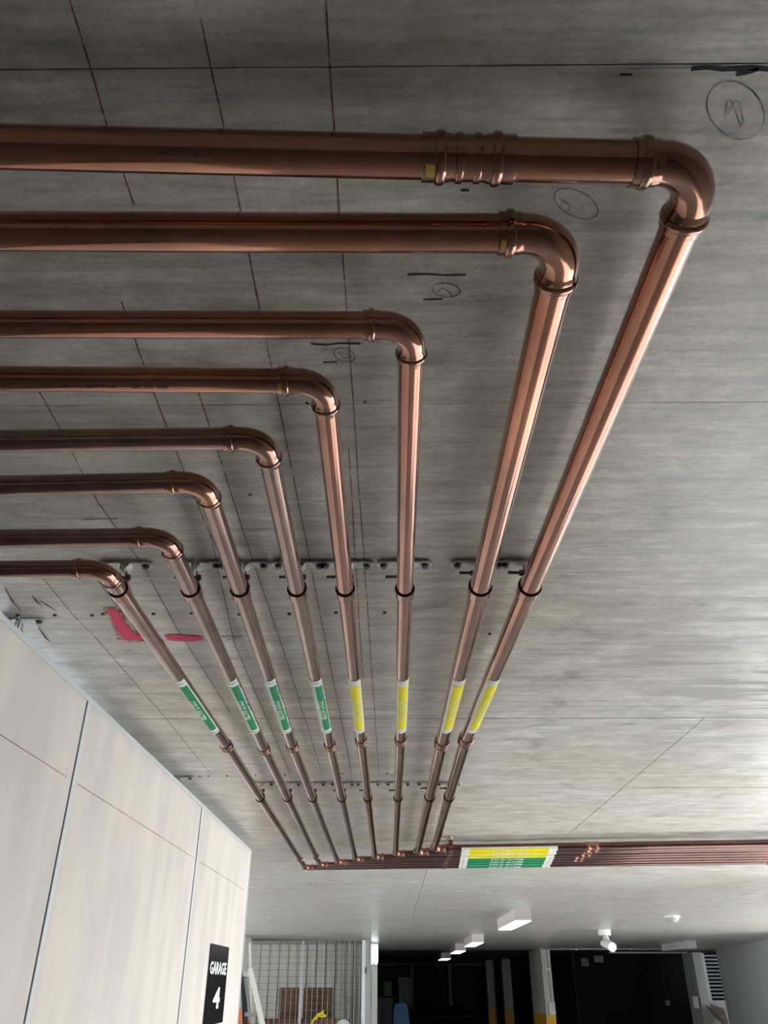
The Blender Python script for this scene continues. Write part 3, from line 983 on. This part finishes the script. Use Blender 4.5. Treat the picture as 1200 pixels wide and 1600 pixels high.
# mesh front
mf = empty('mesh_panel', ((xL + xR) / 2, YC, 0), 'wire mesh front panel of the storage cage left of the white post', 'mesh panel')
ztop = at_y(480, 1470, YC).z
hw_, vw_ = MB(), MB()
z = 0.02
while z < ztop:
    hw_.box((xL, YC - 0.0035, z - 0.0022), (xR, YC + 0.0035, z + 0.0022))
    z += 0.082
x = xL
while x < xR:
    vw_.box((x - 0.0022, YC + 0.004, 0.02), (x + 0.0022, YC + 0.008, ztop))
    x += 0.075
hw_.build('horizontal_wires', M_WIRE, mf, kind='stuff')
vw_.build('vertical_wires', M_TRACK, mf, kind='stuff')
MB().box((xL, YC - 0.01, ztop), (xR, YC + 0.015, ztop + 0.025)).build('top_rail', M_WIRE, mf)
for x in (at_y(470, 1540, YC).x,):
    MB().box((x - 0.02, YC + 0.03, 0), (x + 0.02, YC + 0.06, ztop)).build('upright', M_TRACK, mf, label='pale upright behind the mesh')
pt = empty('door_post', (xR + 0.03, YC, 0), 'white steel post at the right end of the mesh cage', 'post')
MB().box((xR, YC - 0.03, 0), (xR + 0.055, YC + 0.03, at_y(566, 1469, YC).z)).build('post_face', M_TRACK, pt)
MB().box((xR + 0.06, YC - 0.03, 0), (xR + 0.10, YC + 0.10, at_y(574, 1472, YC).z)).build('post_return', M_ALU, pt)
MB().box((xR + 0.05, YC - 0.045, 1.78), (xR + 0.07, YC - 0.03, 1.86)).build('latch', M_BLACKP, pt)
# cardboard
cb = empty('cardboard_sheet', (-1.3, 13.8, 0), 'tall brown cardboard sheet standing inside the mesh cage', 'cardboard')
a, b = at_y(437, 1543, 13.8), at_y(470, 1600, 13.8)
MB().box((a.x, 13.80, 0.9), (at_y(469, 1543, 13.8).x, 13.83, a.z)).build('left_flap', M_CARD, cb)
MB().box((at_y(475, 1543, 13.8).x, 13.78, 0.9), (at_y(522, 1543, 13.8).x, 13.81, a.z)).build('right_flap', M_CARD, cb)
MB().box((at_y(475, 1543, 13.8).x, 13.775, a.z - 0.05), (at_y(522, 1543, 13.8).x, 13.78, a.z)).build('top_fold', M_CARD, cb)
MB().box((a.x, 13.82, 0), (at_y(522, 1543, 13.8).x, 13.86, 1.0)).build('lower_board', M_CARD, cb)
bx_ = empty('cardboard_box', (-1.25, 13.4, 0), 'low brown cardboard box at the foot of the mesh cage', 'box')
q0, q1 = at_y(405, 1593, 13.35), at_y(545, 1593, 13.35)
MB().box((q0.x, 13.35, 0), (q1.x, 13.7, q0.z)).build('carton', M_CARD, bx_)
MB().box((q0.x + 0.2, 13.33, q0.z - 0.09), (q1.x - 0.2, 13.35, q0.z + 0.012)).build('lid_flap', M_CARD, bx_)
# yellow strap and white lamp on the box
yc = empty('yellow_cable', at_y(496, 1590, 13.2), 'knotted yellow cable hanging in front of the cage', 'cable')
pts = [at_y(x, y, 13.18) for x, y in ((486, 1602), (489, 1595), (493, 1590), (499, 1587), (505, 1589), (509, 1586))]
pts = [pts[0] + Vector((0, 0, -0.6))] + pts
MB().sweep(pts, 0.016, 8).build('cord', M_YPLAS, yc, 60)
MB().sweep([at_y(x, y, 13.16) for x, y in ((493, 1593), (496, 1586), (503, 1583), (506, 1579), (503, 1584), (509, 1588))], 0.019, 8).build('knot', M_YPLAS, yc, 60)
wl = empty('white_globe', at_y(535, 1602, 13.0), 'white round globe standing beside the yellow cable', 'globe')
c = at_y(536, 1606, 13.0)
prof = [(0.0, 0.001)] + [(0.11 * (1 - math.cos(t)), 0.11 * math.sin(t)) for t in (0.3, 0.6, 0.9, 1.2, 1.57, 1.9, 2.2, 2.5)] + [(0.22, 0.03)]
MB().revolve(prof, c - Vector((0, 0, 0.12)), (0, 0, 1), 20, closed=False).build('globe', M_WHITE, wl, 60)
MB().sweep([(c.x, c.y, 0), (c.x, c.y, c.z - 0.11)], [0.10, 0.03], 12).build('stand', M_GREYP, wl, 40)

# ladder leaning beside the cage
YL = 8.6
ld = empty('step_ladder', (at_y(395, 1590, YL).x, YL, 0), 'step ladder with cream and black rails standing past the end of the pale wall', 'ladder')
def rail(p0, p1, wpx, m_, name, yy=YL):
    a, b = at_y(*p0, yy), at_y(*p1, yy)
    d = (b - a); b = a + d * ((0.0 - a.z) / d.z)
    MB().bar(a, b, wpx * yy / 1061 * .9, 0.05, Vector((1, 0, 0))).build(name, m_, ld)
rail((391, 1513), (410, 1600), 6, M_CREAM, 'rail')
rail((380, 1520), (383.5, 1600), 6, M_BLACKP, 'rail', YL + 0.25)
rail((383, 1528), (393, 1600), 2.5, M_ALU, 'rail', YL + 0.02)
wbox('ladder_cap', 380, 1518, 392, 1526, YL - 0.02, 0.12, M_GREYP, ld)
rail((390.5, 1474), (391.5, 1514), 2.2, M_CREAM, 'extension_rail', YL + 0.03)
for yy in (1582, 1612, 1646, 1682):
    a = at_y(388 + (yy - 1582) * .12, yy, YL)
    MB().box((a.x - 0.03, YL - 0.02, a.z - 0.03), (a.x + 0.09, YL + 0.1, a.z)).build('tread', M_ALU, ld)
ob = empty('orange_bin', (at_y(378, 1600, YL).x, YL + .5, 0), 'orange box just behind the ladder at the end of the pale wall', 'box')
q = at_y(380, 1578, YL + .6)
MB().box((q.x - 0.25, YL + .6, 0), (q.x + .03, YL + .9, q.z)).build('body', mat('orange_plastic', (0.50, 0.15, 0.05), 0.5), ob)
MB().box((q.x - 0.26, YL + .59, q.z - 0.16), (q.x + .04, YL + .91, q.z - 0.12)).build('rim', M_BLACKP, ob)

# lit wall luminaire right of the post
q = at_y(584, 1476, 14.3)
lw = empty('lit_lamp', (q.x, 14.3, q.z), 'bright greenish white twin lamp under the ceiling right of the cage post', 'lamp', None)
for s in (-1, 1):
    x = q.x + s * 0.036
    pts, rd = [], []
    for k, (zz, rr) in enumerate(((0.0, 0.02), (0.01, 0.032), (0.06, 0.034), (0.20, 0.034), (0.24, 0.032), (0.265, 0.022), (0.275, 0.006))):
        pts.append((x, 14.3, q.z - zz)); rd.append(rr)
    MB().sweep(pts, rd, 14).build('tube', M_TUBE, lw, 60)
MB().box((q.x - 0.075, 14.27, q.z), (q.x + 0.075, 14.33, ZT)).build('housing', M_WHITE, lw)

# ceiling luminaires in a row
def luminaire(x0, x1, ya, yb, dep, label):
    t = empty('ceiling_light', ((x0 + x1) / 2, (ya + yb) / 2, ZT), label, 'light', 'box lights along the ceiling')
    z0 = ZT - dep
    mb = MB().box((x0, ya, z0 + dep * .35), (x1, yb, ZT + 0.001))
    mb.build('housing', M_PINKISH, t)
    MB().box((x0, ya, z0 + 0.008), (x1, yb, z0 + dep * .33)).build('gear_tray', M_PINKISH, t)
    MB().box((x0 + 0.004, ya + 0.006, z0), (x1 - 0.004, yb - 0.006, z0 + 0.008)).build('diffuser', M_DIFF, t)


luminaire(2.12 * S, 2.40 * S, 15.28 * S, 17.9 * S, 0.098, 'largest and nearest white box light on the ceiling')
luminaire(2.09 * S, 2.40 * S, 23.5 * S, 26.2 * S, 0.10, 'second white box light along the ceiling')
luminaire(2.02 * S, 2.36 * S, 28.9 * S, 31.6 * S, 0.11, 'third, smaller white box light along the ceiling')
luminaire(2.0 * S, 2.4 * S, 37 * S, 39.7 * S, 0.12, 'farthest and smallest box light before the dark store')

# dark stores at the very back
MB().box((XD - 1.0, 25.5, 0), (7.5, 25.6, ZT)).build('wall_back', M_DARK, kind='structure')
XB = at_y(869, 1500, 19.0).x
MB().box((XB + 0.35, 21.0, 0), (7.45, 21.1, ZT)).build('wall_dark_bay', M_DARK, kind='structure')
MB().box((XB + 0.33, 19.0, 0), (XB + 0.37, 25.5, ZT)).build('wall_bay_light_stop', M_DARK, kind='structure')  # side wall added to keep light out of the bay
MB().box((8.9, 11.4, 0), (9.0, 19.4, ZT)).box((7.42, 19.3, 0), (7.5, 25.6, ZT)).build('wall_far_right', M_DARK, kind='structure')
MB().box((XD - 1.0, 19.5, ZT - 0.006), (XD, 25.5, ZT - 0.001)).box((XD, 17.4, ZT - 0.006), (7.4, 25.5, ZT - 0.001)).build('ceiling_shade_sheet', mat('shaded_concrete', (0.05, 0.052, 0.055), 0.45), kind='structure')  # dark sheet under the ceiling, fading of the light put into its colour
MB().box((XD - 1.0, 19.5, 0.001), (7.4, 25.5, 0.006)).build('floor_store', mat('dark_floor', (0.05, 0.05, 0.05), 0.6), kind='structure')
fr = empty('store_frame', (2.0, 25.3, 0), 'thin grey steel frame across the dark store openings', 'frame')
zr = at_y(640, 1507, 25.2).z
MB().box((at_y(588, 1507, 25.2).x, 25.2, zr - 0.015), (at_y(760, 1507, 25.2).x, 25.23, zr + 0.015)).build('rail', M_DARKF, fr)
for px in (643.5, 702.5):
    x = at_y(px, 1520, 25.2).x
    MB().box((x - 0.04, 25.18, 0), (x + 0.04, 25.24, zr)).build('upright', M_DARKF, fr)
def crate(name, px0, py0, px1, y, dep, m_, label, cat, lid=True, base=None):
    a = at_y(px0, py0, y); b = at_y(px1, py0, y)
    z0 = 0 if base is None else at_y(px0, base, y).z
    t = empty(name, ((a.x + b.x) / 2, y, z0), label, cat)
    hgt = a.z - z0
    MB().box((a.x, y, z0), (b.x, y + dep, a.z - hgt * .08)).build('body', m_, t)
    MB().box((a.x - 0.02, y - 0.02, a.z - hgt * .08), (b.x + 0.02, y + dep, a.z)).build('lid', m_, t)
crate('storage_bin', 600, 1534, 612, 22.6, 0.4, M_GREENP, 'dark green bin at the back of the dark store', 'bin', base=1556)
crate('shelf_unit', 592, 1559, 613, 22.4, 0.5, M_BOXD, 'dark grey cabinet below the green bin in the dark store', 'cabinet')
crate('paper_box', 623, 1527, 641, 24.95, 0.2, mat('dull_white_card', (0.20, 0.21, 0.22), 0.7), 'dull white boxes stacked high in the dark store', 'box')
bt = empty('blue_tub', (at_y(626, 1590, 21.5).x, 20.5, 0), 'blue plastic tub with rounded top standing in the dark store', 'tub')
mb = MB()
pf = [(614.5, 1605), (615, 1585), (616, 1572), (619, 1568), (632, 1566.5), (635, 1569), (637.5, 1580), (641, 1605)]
P = [at_y(x, y, 20.5) for x, y in pf]
P = [Vector((P[0].x - 0.03, 20.5, 0.25))] + P + [Vector((P[-1].x + 0.15, 20.5, 0.25))]
n = len(P)
mb.v = P + [p + Vector((0, 0.35, 0)) for p in P]
mb.f = [list(range(n)), list(range(n, 2 * n))[::-1]] + [[k, (k + 1) % n, n + (k + 1) % n, n + k] for k in range(n)]
mb.build('shell', M_BLUE, bt)
MB().box((P[1].x - 0.03, 20.48, 0), (P[-2].x + 0.1, 20.87, 0.25)).build('base', M_BLUE, bt)
crate('black_crate', 590, 1562, 596, 21.2, 0.4, M_BLACKP, 'narrow black crate beside the divider of the dark store', 'crate')

# parked car, roof showing in the dark
cx_ = (at_y(660, 1590, 22.0).x + at_y(736, 1590, 22.0).x) / 2
car = empty('car', (cx_, 23.0, 0), 'dark car parked nose out in the dark store', 'car')
zr_ = at_y(697, 1574, 22.3).z
mb = MB()
secs = [(21.0, 0.55, 0.80, 0.78), (21.3, 0.75, 0.86, 0.80), (22.0, 0.95, 0.88, 0.80), (22.5, zr_ - 0.03, 0.87, 0.55), (23.0, zr_, 0.87, 0.58), (23.9, zr_ - 0.03, 0.87, 0.56), (24.4, 1.0, 0.85, 0.75), (24.9, 0.9, 0.8, 0.75)]
for y, zz, wb, wt in secs:
    zm = min(0.95, zz - 0.02)
    ring = [(-wb, 0.25), (-wb - .02, 0.6), (-wb, zm), (-wt - .04, zz - 0.10 * (zz > 1.1)), (-wt * .8, zz - 0.01), (0, zz + 0.03), (wt * .8, zz - 0.01), (wt + .04, zz - 0.10 * (zz > 1.1)), (wb, zm), (wb + .02, 0.6), (wb, 0.25)]
    mb.v += [Vector((cx_ + a, y, b)) for a, b in ring]
m = 11
for s in range(len(secs) - 1):
    for k in range(m):
        mb.f.append([s * m + k, s * m + (k + 1) % m, (s + 1) * m + (k + 1) % m, (s + 1) * m + k])
mb.f += [list(range(m)), [(len(secs) - 1) * m + k for k in range(m)][::-1]]
mb.build('body', M_CAR, car, 35)
MB().bar((cx_, 22.03, 1.0), (cx_, 22.45, zr_ - 0.08), 1.25, 0.02, Vector((1, 0, 0))).build('windscreen', mat('dark_glass', (0.01, 0.012, 0.014), 0.08), car)
for sx_ in (-1, 1):
    for yy in (21.75, 24.2):
        MB().sweep([(cx_ + sx_ * 0.66, yy, 0.3), (cx_ + sx_ * 0.87, yy, 0.3)], 0.3, 20).build('wheel', M_BLACKP, car, 40)
    MB().box((cx_ + sx_ * 0.62 - 0.12, 20.97, 0.58), (cx_ + sx_ * 0.62 + 0.12, 21.1, 0.70)).build('headlamp', M_GREYP, car)

# pillars
def pillar(px0, pxm, px1, y, dep, ypx, label, dark=False):
    a, b = at_y(pxm, 1500, y), at_y(px1, 1500, y)
    x0, x1 = a.x, b.x
    zy = at_y(pxm, ypx, y).z
    t = empty('pillar', ((x0 + x1) / 2, y, 0), label, 'pillar', 'pillars with yellow painted feet')
    MB().box((x0, y, zy), (x1, y + dep, ZT)).build('shaft', M_PILLAR, t)
    MB().box((x0 - 0.004, y - 0.004, 0), (x1 + 0.004, y + dep + 0.004, zy)).build('yellow_foot', M_SAFETY, t, label='yellow safety paint')
    return t
pl = pillar(833, 846, 860, 16.8, 1.5, 1586, 'nearest pillar, carrying a conduit and a switch box')
pillar(781, 784, 797, 23.6, 0.4, 1577, 'pale middle pillar seen full face between the other two')
pillar(757, 759, 771, 24.6, 0.4, 1573, 'dim farthest pillar on the left of the three')
yk = 16.79
a = at_y(852, 1481, yk); b = at_y(858, 1566, yk)
MB().sweep([(a.x + .02, yk, ZT - 0.002), (a.x + 0.02, yk, b.z)], 0.011, 10).build('conduit', M_GREYP, pl)
MB().box((a.x - 0.035, yk - 0.05, b.z - 0.19), (a.x + 0.075, yk + 0.0, b.z)).build('switch_box', M_WHITE, pl)
MB().box((a.x - 0.02, yk - 0.015, at_y(852, 1516, yk).z), (a.x + 0.06, yk + .0, at_y(852, 1513, yk).z)).build('saddle', M_ZINC, pl)
# conduit along the ceiling to the right of the pillar
a = at_y(858, 1483, 16.7)
cd = empty('ceiling_conduit', (a.x, 16.7, ZT - 0.012), 'thin pale conduit running right from the nearest pillar across the ceiling', 'conduit')
MB().sweep([(a.x - 0.1, 16.7, ZT - 0.013), (5.6, 16.7, ZT - 0.013)], 0.013, 10).build('tube', M_GREYP, cd, 50)
for xx in (3.4, 4.4, 5.2):
    MB().box((xx - 0.02, 16.68, ZT - 0.03), (xx + 0.02, 16.72, ZT)).build('saddle', M_ZINC, cd)
# pale strip built to stand for a bright reflection where ceiling meets bay
a, b = at(957, 1486), at(1098, 1484)
tr = empty('ceiling_reflection_strip', ((a.x + b.x) / 2, 18.4, ZT), 'long thin white strip standing for a bright reflection on the ceiling before the dark bay', 'reflection strip')
MB().box((a.x, 18.35, ZT - 0.03), (b.x, 18.5, ZT)).build('strip_body', M_WHITE, tr)
MB().box((a.x, 18.33, ZT - 0.035), (b.x, 18.35, ZT - 0.02)).build('lip', M_WHITE, tr)
# duct stub
a = at(1072, 1470); b = at(1093, 1469)
du = empty('duct_stub', ((a.x + b.x) / 2, a.y, ZT), 'grey rectangular duct stub on the ceiling near the louvre window', 'duct')
MB().box((a.x, a.y, ZT - 0.095), (b.x, a.y + 1.3, ZT)).build('casing', M_GREYWALL, du)
MB().box((a.x - 0.006, a.y - 0.012, ZT - 0.10), (b.x + 0.006, a.y, ZT)).build('flange', M_GREYP, du)

# ceiling sensor and camera
c = at(1050, 1431)
sn = empty('smoke_detector', c, 'small round smoke detector on the ceiling at the right', 'detector')
MB().sweep([c, c + Vector((0, 0, -0.018))], 0.075, 24).build('base', M_WHITE, sn, 40)
MB().sweep([c + Vector((0, 0, -0.018)), c + Vector((0, 0, -0.04)), c + Vector((0, 0, -0.058))], [0.062, 0.055, 0.03], 24).build('dome', M_GREYP, sn, 40)
c = at(944, 1453)
cc = empty('security_camera', c, 'white bullet security camera hanging from the ceiling', 'camera')
MB().sweep([c, c + Vector((0, 0, -0.06))], 0.075, 20).build('mount', M_WHITE, cc, 40)
MB().sweep([c + Vector((0, 0, -0.06)), c + Vector((0.02, 0.0, -0.12))], 0.035, 14).build('arm', M_GREYP, cc, 40)
MB().sweep([c + Vector((0.0, 0.12, -0.14)), c + Vector((0.02, 0, -0.155)), c + Vector((0.04, -0.14, -0.19))], [0.04, 0.052, 0.052], 18).build('barrel', M_WHITE, cc, 40)
for px, py, s, lab in ((935, 1491, 0.10, 'white junction box high in the dark bay'), (913, 1497, 0.09, 'grey junction box left of the white one in the dark bay')):
    q = at_y(px, py, 20.9)
    t = empty('junction_box', q, lab, 'junction box')
    MB().box((q.x - s, 20.9, q.z - 0.16), (q.x + s, 21.0, q.z)).build('case', M_WHITE if px > 920 else M_GREYP, t)
    MB().box((q.x - s * .8, 20.89, q.z - 0.14), (q.x + s * .8, 20.9, q.z - 0.02)).build('cover', M_WHITE if px > 920 else M_GREYP, t)

# wall with the louvre window at the far right
YW = 19.0
xj = at_y(1072, 1490, YW).x
xw0, xw1 = at_y(1086, 1490, YW).x, at_y(1099, 1490, YW).x
zs = at_y(1099, 1563, YW).z
x9 = 8.9
MB().box((xj, YW, 0), (xw1, YW + 0.3, ZT)).box((xw1, YW, 0), (x9, YW + 0.3, zs)).box((at_y(1136, 1490, YW).x, YW, zs), (x9, YW + 0.3, ZT)).build('wall_window_side', M_GREYWALL, kind='structure')
MB().box((xj + 0.01, YW - 0.35, 0.0), (xw0, YW, ZT)).build('wall_nib', M_GREYWALL, kind='structure')
win = empty('window_1', (xw1, YW, zs), kind='structure')
MB().box((xw0, YW - 0.02, zs), (xw1, YW + 0.3, ZT - 0.02)).build('jamb', M_WHITE, win)
xr_ = at_y(1136, 1500, YW).x
nb = 12
for k in range(nb):
    z = zs + 0.02 + (ZT - 0.04 - zs) * (k + 0.5) / nb
    MB().bar((xw1, YW + 0.12, z), (xr_, YW + 0.12, z), 0.060, 0.006, Vector((0, 0.90, -0.43))).build('louvre_blade', M_LOUV, win)
mb = MB()
q = [at_y(1098, 1563, YW - 0.02), at_y(1132, 1577, YW - 0.02), at_y(1142, 1612, YW - 1.2), at_y(1120, 1588, YW - 1.2)]
mb.v = q + [p - Vector((0, 0, 0.05)) for p in q]
mb.f = [[0, 1, 2, 3], [7, 6, 5, 4], [0, 3, 7, 4], [1, 5, 6, 2], [3, 2, 6, 7], [0, 4, 5, 1]]
mb.build('sill', M_SILL, win)
for px, py, w_, lab, m_, yy in ((1084.5, 1557, 0.055, 'white switch box on the wall nib beside the louvre window', M_WHITE, YW - 0.35), (1042, 1563, 0.05, 'dim round switch box in the dark bay', M_GREYP, 20.95)):
    q = at_y(px, py, yy)
    t = empty('switch_box', q, lab, 'switch box')
    MB().box((q.x - w_, yy - 0.06, q.z - 0.20 * (w_ > .052) - 0.1 * (w_ < .052)), (q.x + w_, yy, q.z)).build('case', m_, t)
    MB().box((q.x - w_ * .6, yy - 0.066, q.z - 0.08), (q.x + w_ * .6, yy - 0.06, q.z - 0.02)).build('rocker', m_, t)
    MB().sweep([(q.x, yy - 0.015, q.z), (q.x, yy - 0.015, ZT)], 0.009, 8).build('conduit', M_DARKF, t)
